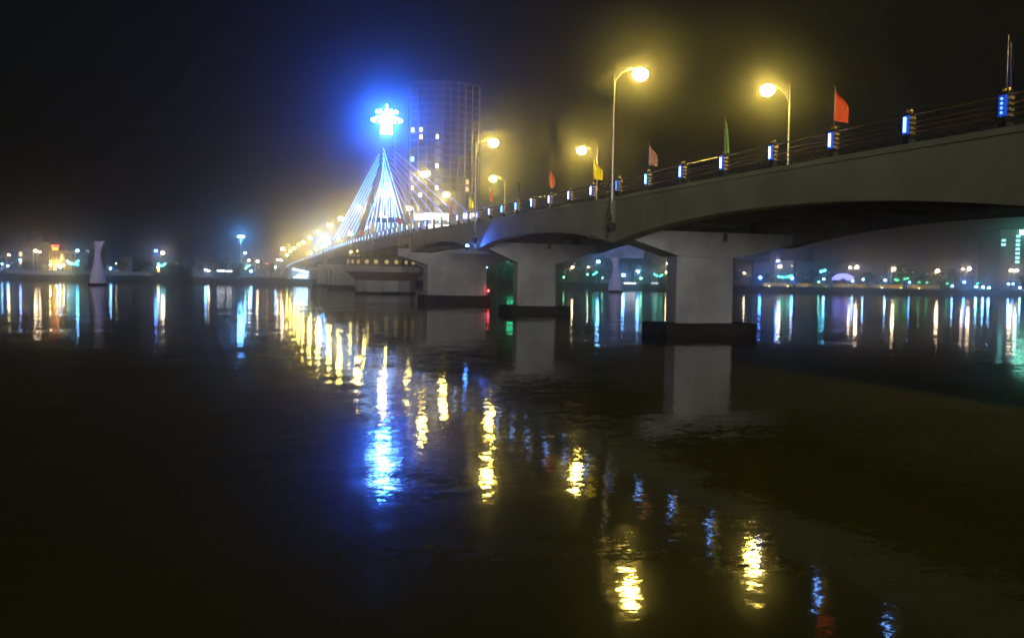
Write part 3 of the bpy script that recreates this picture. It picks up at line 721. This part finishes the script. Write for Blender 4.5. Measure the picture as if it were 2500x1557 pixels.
# ---- billboards
def billboard(x0, x1, y0, y1, w, mat, label, posts, marks=None):
    a = at(x0, y1, w); b = at(x1, y0, w); base = Vector((a.x, a.y, gz()))
    L = (Vector((b.x, b.y, 0))-Vector((a.x, a.y, 0))).length
    o = thing('billboard', label, 'billboard', base, -YAW)
    z0 = a.z-gz(); z1 = b.z-gz()
    MB().box(0, L, -.25, .25, z0, z1).build('panel', mat, o)
    for t in posts: MB().tube([(L*t, .6, 0), (L*t, .6, z1*.8)], .42, 8).build('post', M['darkmetal'], o)
    MB().box(-.15, L+.15, -.3, .3, z1+.002, z1+.2).build('frame', M['darkmetal'], o)
    if marks:
        for (u0, u1, v0, v1) in marks: MB().box(L*u0, L*u1, -.27, -.252, z0+(z1-z0)*v0, z0+(z1-z0)*v1).build('faded_print', M['pylon'], o)
billboard(1473, 1572, 592, 629, 372, mat_rough('violet_grey_board', (.16, .145, .27), (.25, .23, .38), .25, .7), 'pale violet billboard with faded dark print behind the right dolphin', (.25, .75),
          [(.02, .10, .08, .40), (.14, .22, .06, .24), (.25, .34, .06, .36), (.355, .42, .05, .44), (.43, .50, .05, .5), (.60, .64, .5, .85)])
billboard(1796, 1879, 602, 636, 361, mat_rough('navy_board', (.014, .014, .06), (.022, .022, .085), .3, .8, spec=.1), 'dark navy blue billboard on a post right of the largest pier', (.51,))
billboard(1904, 1984, 603, 636, 361, mat_rough('maroon_board', (.022, .006, .008), (.035, .01, .012), .3, .8, spec=.1), 'dark maroon billboard on a post right of the navy one', (.48,))

# ---- buildings on the left bank
def building(x0, x1, y0, w, dep, mat, label, cols, rows, lit, win_mat, name='building', roof=True, sill=True):
    a = at(x0, y0, w); b = at(x1, y0, w); base = Vector((a.x, a.y, gz())); L = (Vector((b.x, b.y, 0))-Vector((a.x, a.y, 0))).length; H = a.z-gz()
    o = thing(name, label, 'building', base, -YAW)
    MB().box(0, L, 0, dep, 0, H).build('wall', mat, o)
    if roof: MB().box(-.3, L+.3, -.4, dep+.3, H+.002, H+.4).build('roof', mat, o)
    cw, rh = L/cols, H/rows
    for r in range(rows):
        for c in range(cols):
            x = c*cw+cw*.22; z = r*rh+rh*.28
            wn_ = MB().box(x, x+cw*.56, -.06, -.003, z, z+rh*.52).build('window', win_mat[1] if (c, r) in lit else win_mat[0], o)
            if sill: MB().box(x-.1, x+cw*.56+.1, -.2, -.062, z-.15, z).build('sill', mat, wn_)
    return o, L, H
dark_glass = mat_rough('dark_window_glass', (.015, .017, .022), (.03, .034, .042), .5, .15, spec=.6)
lit_y = mat_emit('yellow_lit_window', (1.0, .74, .28), 2.2); lit_w = mat_emit('white_lit_window', (1.0, .96, .74), 3.4); lit_c = mat_emit('cyan_lit_window', (.25, .85, .9), 5)
yb, L, H = building(121, 182, 614, 388, 12, mat_rough('ochre_plaster', (.36, .25, .07), (.5, .36, .11), .5, .85), 'yellow lit two storey building with red sign on its roof', 7, 2, {(1, 0), (3, 1)}, (dark_glass, lit_y))
for k in range(5): MB().box(1+k*2.0, 1.25+k*2.0, -1.0, -.75, 0, H-.3).build('column', yb.children[0].data.materials[0], yb)
for k in range(3):
    q = new_obj('wall_lamp', MB().ball((1.4+k*2.9, -2.2, H*.42), .16, 8, 5).mesh('wall_lamp', mat_emit('facade_lamp', (1, .72, .2), 2300-700*k)), yb)
sg = thing('roof_sign', 'red and yellow glowing sign on the yellow building roof', 'sign', tuple(at(124.5, 611, 388)), -YAW)
MB().box(0, 3.4, 0, .3, 1.25, 2.3).build('red_band', mat_emit('red_sign_glow', (1.0, .02, .03), 4.5), sg)
MB().box(.5, 3.0, 0, .3, .15, 1.1).build('yellow_band', mat_emit('yellow_sign_glow', (1.0, .62, .03), 3.5), sg)
MB().box(.2, 3.2, .31, .45, -.6, 2.2).build('frame', M['darkmetal'], sg)
building(44, 120, 592, 402, 14, mat_rough('dim_beige_plaster', (.10, .08, .055), (.15, .12, .085), .4, .85), 'dim beige building with two yellow lit windows at far left', 6, 4, {(0, 1), (0, 2)}, (dark_glass, lit_y))
building(-30, 68, 566, 460, 20, mat_rough('blue_grey_render', (.05, .054, .085), (.075, .08, .12), .3, .85), 'blue grey block rising at the left edge behind the beige building', 9, 7, set(), (dark_glass, lit_y))
building(76, 104, 568, 455, 14, mat_rough('violet_grey_render', (.05, .046, .075), (.075, .07, .105), .3, .85), 'narrow dim block right of the blue grey one', 3, 7, set(), (dark_glass, lit_y))
building(196, 232, 607, 405, 12, mat_rough('slate_render', (.05, .055, .075), (.075, .08, .1), .4, .85), 'dim slate house left of the left white dolphin, one window lit', 3, 4, {(1, 3)}, (dark_glass, mat_emit('pale_blue_window', (.5, .75, .9), 1.0)))
building(295, 322, 626, 410, 10, mat_rough('ornate_plaster', (.08, .068, .055), (.12, .1, .08), .5, .85), 'faint low house right of the left white dolphin', 4, 3, {(1, 1)}, (dark_glass, mat_emit('dim_window', (.9, .7, .5), .4)))
# tent
tp = at(512, 672, 366); tt = thing('tent', 'small pale pointed tent on the left bank', 'tent', (tp.x, tp.y, gz()), -YAW)
MB().loft([[(-1.6, -1.6, 1.2), (1.6, -1.6, 1.2), (1.6, 1.6, 1.2), (-1.6, 1.6, 1.2)], [(-.05, -.05, 2.6), (.05, -.05, 2.6), (.05, .05, 2.6), (-.05, .05, 2.6)]]).build('canopy', M['white_wall'], tt)
for sx in (-1.5, 1.5):
    for sy in (-1.5, 1.5): MB().tube([(sx, sy, 0), (sx, sy, 1.25)], .05, 5).build('leg', M['pole'], tt)
for px, wd, lab in ((1473, 3.0, 'small pale marquee tent beside the right white dolphin'), (1484, 2.2, 'smaller pale tent nestled against the right dolphin')):
    q = at(px, 688, 366); t2 = thing('tent', lab, 'tent', (q.x, q.y, gz()), -YAW)
    MB().loft([[(-wd/2, -1.5, 0), (wd/2, -1.5, 0), (wd/2, 1.5, 0), (-wd/2, 1.5, 0)], [(-wd*.36, -1.2, 1.7), (wd*.36, -1.2, 1.7), (wd*.36, 1.2, 1.7), (-wd*.36, 1.2, 1.7)]]).build('canopy', M['white_wall'], t2)
# right hand tower at the picture edge
tw, L, H = building(2443, 2530, 561, 470, 22, mat_rough('blue_grey_tower', (.045, .055, .09), (.07, .08, .12), .3, .8), 'dark tower with a column of cyan lit windows at the right edge', 5, 14, {(2, r) for r in range(6, 13)} | {(0, 11), (0, 10), (4, 12)}, (dark_glass, lit_c), sill=False)
gs = at(2488, 573, 469); g2 = thing('roof_sign', 'green white glowing sign on the right hand tower', 'sign', tuple(gs), -YAW)
MB().box(0, 6, -.5, -.2, 0, 2.4).build('glow_panel', mat_emit('green_sign_glow', (.25, 1.0, .7), 14), g2)
MB().box(-.1, 6.1, -.19, .2, -.1, 2.5).build('frame', M['darkmetal'], g2)

# ---- curved high-rise behind the pylon, and the lit podium in front of it
hr = thing('apartment_tower', 'tall curved apartment tower in haze right of the pylon', 'building', (0, 0, 0))
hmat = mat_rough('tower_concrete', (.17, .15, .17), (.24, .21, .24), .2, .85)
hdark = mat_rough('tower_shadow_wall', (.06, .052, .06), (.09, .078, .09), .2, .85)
A, B = at(1002, 240, 448), at(1172, 240, 455)
cl = Vector((A.x, A.y, 0)); ch = Vector((B.x-A.x, B.y-A.y, 0)); Lc = ch.length; chn = ch.normalized(); nn = Vector((chn.y, -chn.x, 0))
def fac(t, off=0.0): return cl + ch*t + nn*(off + 7.5*(1-(2*t-1)**2))
ztop = at(1150, 203, 448).z; NF = 28; fh = ztop/NF; NB = 9
mb = MB()
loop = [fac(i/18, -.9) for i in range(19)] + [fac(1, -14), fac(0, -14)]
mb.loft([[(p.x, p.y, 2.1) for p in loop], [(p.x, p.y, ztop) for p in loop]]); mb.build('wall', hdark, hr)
for f in range(1, NF+1):
    z = f*fh
    if z < 16: continue
    o_ = [fac(i/18, .25) for i in range(19)]; i_ = [fac(i/18, -.95) for i in range(19)]
    mb = MB(); mb.loft([[(a.x, a.y, z-.32), (b.x, b.y, z-.32), (b.x, b.y, z), (a.x, a.y, z)] for a, b in zip(o_, i_)]); mb.build('floor_slab', hmat, hr)
for i in range(NB+1):
    t = i/NB; p = fac(t, -.35); d = (fac(min(1, t+.01)) - fac(max(0, t-.01))).normalized(); q = Vector((d.y, -d.x, 0))
    mb = MB(); c4 = [p+d*.28+q*.45, p-d*.28+q*.45, p-d*.28-q*.6, p+d*.28-q*.6]
    mb.loft([[(v.x, v.y, 12) for v in c4], [(v.x, v.y, ztop-.35) for v in c4]]); mb.build('pier_fin', hmat, hr)
def tower_px_to_cell(px, py):
    t = (px-1002)/170; z = at(px, py, 446).z; return min(NB-1, max(0, int(t*NB))), int(z/fh)
LIT = {}
for zx, zy, wide, mm in ((893, 380, 1, lit_w), (1000, 360, 1, lit_w), (1000, 475, 1, lit_w), (1100, 460, 1, lit_w), (885, 740, 1, lit_c), (1155, 820, 1, lit_w), (1040, 835, 1, None), (990, 1075, 1, lit_w), (1095, 1065, 1, lit_w), (885, 1020, 1, lit_w), (1480, 970, 1, lit_y), (1480, 1035, 1, lit_y)):
    LIT[tower_px_to_cell(820+zx*.2182, 230+zy*.2182)] = mm or lit_w
for f in range(5, NF):
    for i in range(NB):
        if i == 6 and f < NF*0.62: continue
        z = f*fh+.35; t0, t1 = (i+.16)/NB, (i+(.5 if (i, f) in LIT else .84))/NB
        a, b = fac(t0, -.82), fac(t1, -.82)
        mb = MB(); d = (b-a).normalized(); q = Vector((d.y, -d.x, 0))*.06
        mb.loft([[(v.x, v.y, z) for v in (a, b, b+q, a+q)], [(v.x, v.y, z+fh*.58) for v in (a, b, b+q, a+q)]])
        if (i, f) in LIT:                          # half of the bay is lit, the curtain side stays dark
            mb.build('window', LIT[(i, f)], hr)
        else: mb.build('window', dark_glass, hr)
pd = thing('podium_building', 'long podium block with brightly lit white rooftop pavilions', 'building', tuple(at(985, 690, 415))[:2]+(2.1,), -YAW)
pb = at(985, 690, 415)
def pu(px): return (at(px, 690, 415)-pb).dot(hu)
def pz(py): return at(1050, py, 415).z-2.1
MB().box(0, pu(1185), 0, 25, 0, pz(541)).build('wall', mat_rough('podium_render', (.22, .2, .2), (.3, .27, .27), .3, .85), pd)
glass_w = mat_emit('bright_pavilion_glass', (1.0, .97, .84), 5.5)
for x0, x1, y0, y1, n in ((1009, 1030, 537.5, 523.5, 2), (1032, 1093, 537, 521.5, 6), (1128, 1148, 532, 519.5, 2), (1149, 1163, 528, 520.5, 2)):
    a, b = pu(x0), pu(x1)
    for k in range(n):
        xa, xb = a+(b-a)*k/n+.12, a+(b-a)*(k+1)/n-.12
        MB().box(xa, xb, -.2, .1, pz(y0), pz(y1)).build('window', glass_w, pd)
    MB().box(a-.3, b+.3, -.6, 8, pz(y1)+.02, pz(y1)+.5).build('pavilion_roof', M['white_wall'], pd)
    MB().box(a, b, .12, 8, pz(541)+.002, pz(y1)).build('pavilion_wall', M['white_wall'], pd)
for k in range(4):
    xa = pu(1044+k*14); MB().box(xa, xa+2.1, -.25, -.003, pz(559), pz(548)).build('window', glass_w, pd)

# ------------------------------------------------------------------ trees of the far bank
def leaf_cloud(mb, blobs, n, size, rng):
    for _ in range(n):
        c, r = rng.choice(blobs)
        while True:
            d = Vector((rng.uniform(-1, 1), rng.uniform(-1, 1), rng.uniform(-1, 1)))
            if .25 < d.length < 1: break
        p = c + Vector((d.x*r[0], d.y*r[1], d.z*r[2]))
        a = Vector((rng.uniform(-1, 1), rng.uniform(-1, 1), rng.uniform(-1, 1))).normalized()
        b = a.cross(Vector((rng.uniform(-1, 1), rng.uniform(-1, 1), rng.uniform(-1, 1)))).normalized(); s = size*rng.uniform(.6, 1.3)
        k = len(mb.v); mb.v += [tuple(p-a*s-b*s*.5), tuple(p+a*s-b*s*.5), tuple(p+a*s*.6+b*s*.6), tuple(p-a*s*.7+b*s*.6)]; mb.f.append((k, k+1, k+2, k+3))
def tree_variant(seed, h, wd, leafm):
    rng = random.Random(seed); root = new_obj('tree', None); tr = MB()
    tr.tube([(0, 0, -.3), (.05, 0, h*.2), (.1, .05, h*.45)], [.2, .15, .1], 7)
    blobs = []
    for k in range(8):
        a = 2*math.pi*k/8+rng.uniform(-.4, .4); rr_ = rng.uniform(.25, .75)*wd; z = h*rng.uniform(.45, .88)
        c = Vector((rr_*math.cos(a)*.8, rr_*math.sin(a)*.8, z)); blobs.append((c, (wd*.38, wd*.38, h*.13)))
        tr.tube([(.08, .03, h*rng.uniform(.25, .42)), tuple(c*.6+Vector((0, 0, z*.35))), tuple(c)], [.09, .06, .02], 5)
    tr.build('trunk', M['bark'], root)
    cr = MB(); leaf_cloud(cr, blobs, 620, .30, rng); cr.build('crown', leafm, root)
    return root
def palm_variant():
    rng = random.Random(5); root = new_obj('palm_tree', None)
    MB().tube([(0, 0, -.3), (.1, 0, 2), (.3, 0, 4), (.55, 0, 5.6)], [.22, .17, .15, .13], 8).build('trunk', M['bark'], root)
    cr = MB()
    for k in range(16):
        a = 2*math.pi*k/16+rng.uniform(-.15, .15); ln = rng.uniform(1.6, 2.2); dr = rng.uniform(.4, 1.4)
        pts = [Vector((.55+ln*t*math.cos(a), ln*t*math.sin(a), 5.6+.9*t-dr*1.5*t*t)) for t in (0, .3, .6, 1)]
        sd_ = Vector((-math.sin(a), math.cos(a), 0))
        for p, q in zip(pts, pts[1:]):
            n_ = len(cr.v); cr.v += [tuple(p-sd_*.22), tuple(p+sd_*.22), tuple(q+sd_*.16), tuple(q-sd_*.16)]; cr.f.append((n_, n_+1, n_+2, n_+3))
    cr.build('crown', M['leaf'], root); return root
TV = [tree_variant(1, 6.5, 2.6, M['leaf']), tree_variant(2, 8.5, 3.2, M['leaf']), tree_variant(3, 5.2, 2.6, M['leaf2']), tree_variant(4, 10.5, 3.4, M['leaf'])]
PALM = palm_variant(); used_t = set()
TREES = [(8, 0, 372, 1), (32, 2, 372, 1), (66, 0, 376, .9), (108, 0, 374, .7), (150, 2, 373, .5), (212, 2, 378, .8), (262, 2, 378, .8), (300, 0, 376, 1), (335, 0, 375, .9), (360, 1, 378, .9), (420, 1, 384, .9), (445, 0, 380, 1),
         (470, 3, 392, .8), (493, 1, 384, .9), (525, 0, 376, .9), (548, 3, 382, .9), (570, 0, 378, 1), (582, 1, 380, .8), (630, 1, 372, 1), (645, 2, 370, 1.2), (662, 0, 372, 1),
         (1200, 1, 372, 1.1), (1222, 3, 378, 1), (1246, 1, 374, 1), (1384, 1, 374, 1), (1412, 3, 380, 1), (1450, 1, 374, .9), (1490, 3, 385, 1), (1543, 3, 380, .95), (1560, 1, 376, 1.1), (1585, 3, 382, 1.1), (1606, 1, 376, 1.1), (1640, 1, 376, 1),
         (1800, 0, 374, 1), (1830, 0, 374, .9), (1884, 2, 372, 1.2), (1918, 2, 372, 1.2), (1956, 2, 370, 1.25), (1985, 1, 378, 1), (2012, 1, 380, .95), (2040, 0, 376, .9), (2120, 2, 374, 1.25), (2142, 2, 372, 1.1), (2172, 3, 384, .95), (2200, 3, 384, 1.05), (2226, 1, 376, 1.1),
         (2256, 1, 376, 1), (2290, 1, 378, 1), (2322, 3, 384, .9), (2345, 1, 376, 1), (2430, 0, 372, 1), (2462, 2, 372, 1), (2496, 0, 372, 1)]
tcount = 0
for k, (px, v, w, s) in enumerate(TREES):
    proto = TV[v]
    if v in used_t: o = copy_tree(proto)
    else: used_t.add(v); o = proto
    o.location = ground_at(px, w); o.rotation_euler = (0, 0, k*1.7); o.scale = (s, s, s)
    side = 'left' if px < 700 else ('middle' if px < 1700 else 'right')
    tcount = sum(1 for t in TREES[:k] if ('left' if t[0] < 700 else ('middle' if t[0] < 1700 else 'right')) == side)
    nth = (ORD + ['seventeenth', 'eighteenth', 'nineteenth', 'twentieth', 'twenty-first', 'twenty-second'])[tcount]
    place = {'left': 'left of the bridge', 'middle': 'seen between the piers', 'right': 'right of the largest pier'}[side]
    tag(o, '%s tree %s, %s from the left there' % (('dark rounded', 'dark bushy', 'low yellow green', 'tall dark')[v], place, nth), 'tree', 'trees on the far bank')
for k, (px, w, s, lab) in enumerate(((2396, 366, 1.15, 'slender palm beside the warm lamp pair on the right bank'), (2376, 372, .9, 'small palm behind the low white lamps on the right bank'))):
    o = PALM if k == 0 else copy_tree(PALM)
    o.location = ground_at(px, w); o.rotation_euler = (0, 0, k*2.1); o.scale = (s, s, s); tag(o, lab, 'palm tree')
# shrub strip on top of the bank
mb = MB(); rng = random.Random(21)
for _ in range(5200):
    u = rng.uniform(-215, 235); w = shore_w(u)+rng.uniform(4.5, 9.5); p = S(u, w, 2.0+rng.uniform(0, .45)*(.5+.5*math.sin(u*.37)+.4*math.sin(u*.11)))
    a = Vector((rng.uniform(-1, 1), rng.uniform(-1, 1), rng.uniform(-1, 1))).normalized(); b = a.cross(Vector((rng.uniform(-1, 1), rng.uniform(-1, 1), .3))).normalized(); s = rng.uniform(.2, .42)
    k = len(mb.v); mb.v += [tuple(p-a*s-b*s*.5), tuple(p+a*s-b*s*.5), tuple(p+a*s*.6+b*s*.6), tuple(p-a*s*.7+b*s*.6)]; mb.f.append((k, k+1, k+2, k+3))
o = kind(mb.build('shrubs', M['leaf']), 'stuff'); tag(o, 'low dark shrubs along the top of the far bank', 'shrubs')

# ------------------------------------------------------------------ the night air
hz = MB().box(-560, 800, -110, 720, -2.5, max(112, ztop+8))
hm_ = bpy.data.materials.new('night_haze'); hm_.use_nodes = True; nt = hm_.node_tree; nt.nodes.clear()
out = nt.nodes.new('ShaderNodeOutputMaterial'); pv = nt.nodes.new('ShaderNodeVolumePrincipled')
pv.inputs['Color'].default_value = (0.96, 0.97, 1.0, 1); pv.inputs['Density'].default_value = HAZE_DENSITY; pv.inputs['Anisotropy'].default_value = HAZE_G
nt.links.new(pv.outputs[0], out.inputs['Volume'])
ho = kind(hz.build('haze', hm_), 'stuff'); tag(ho, 'thin pale night haze over the river', 'haze')
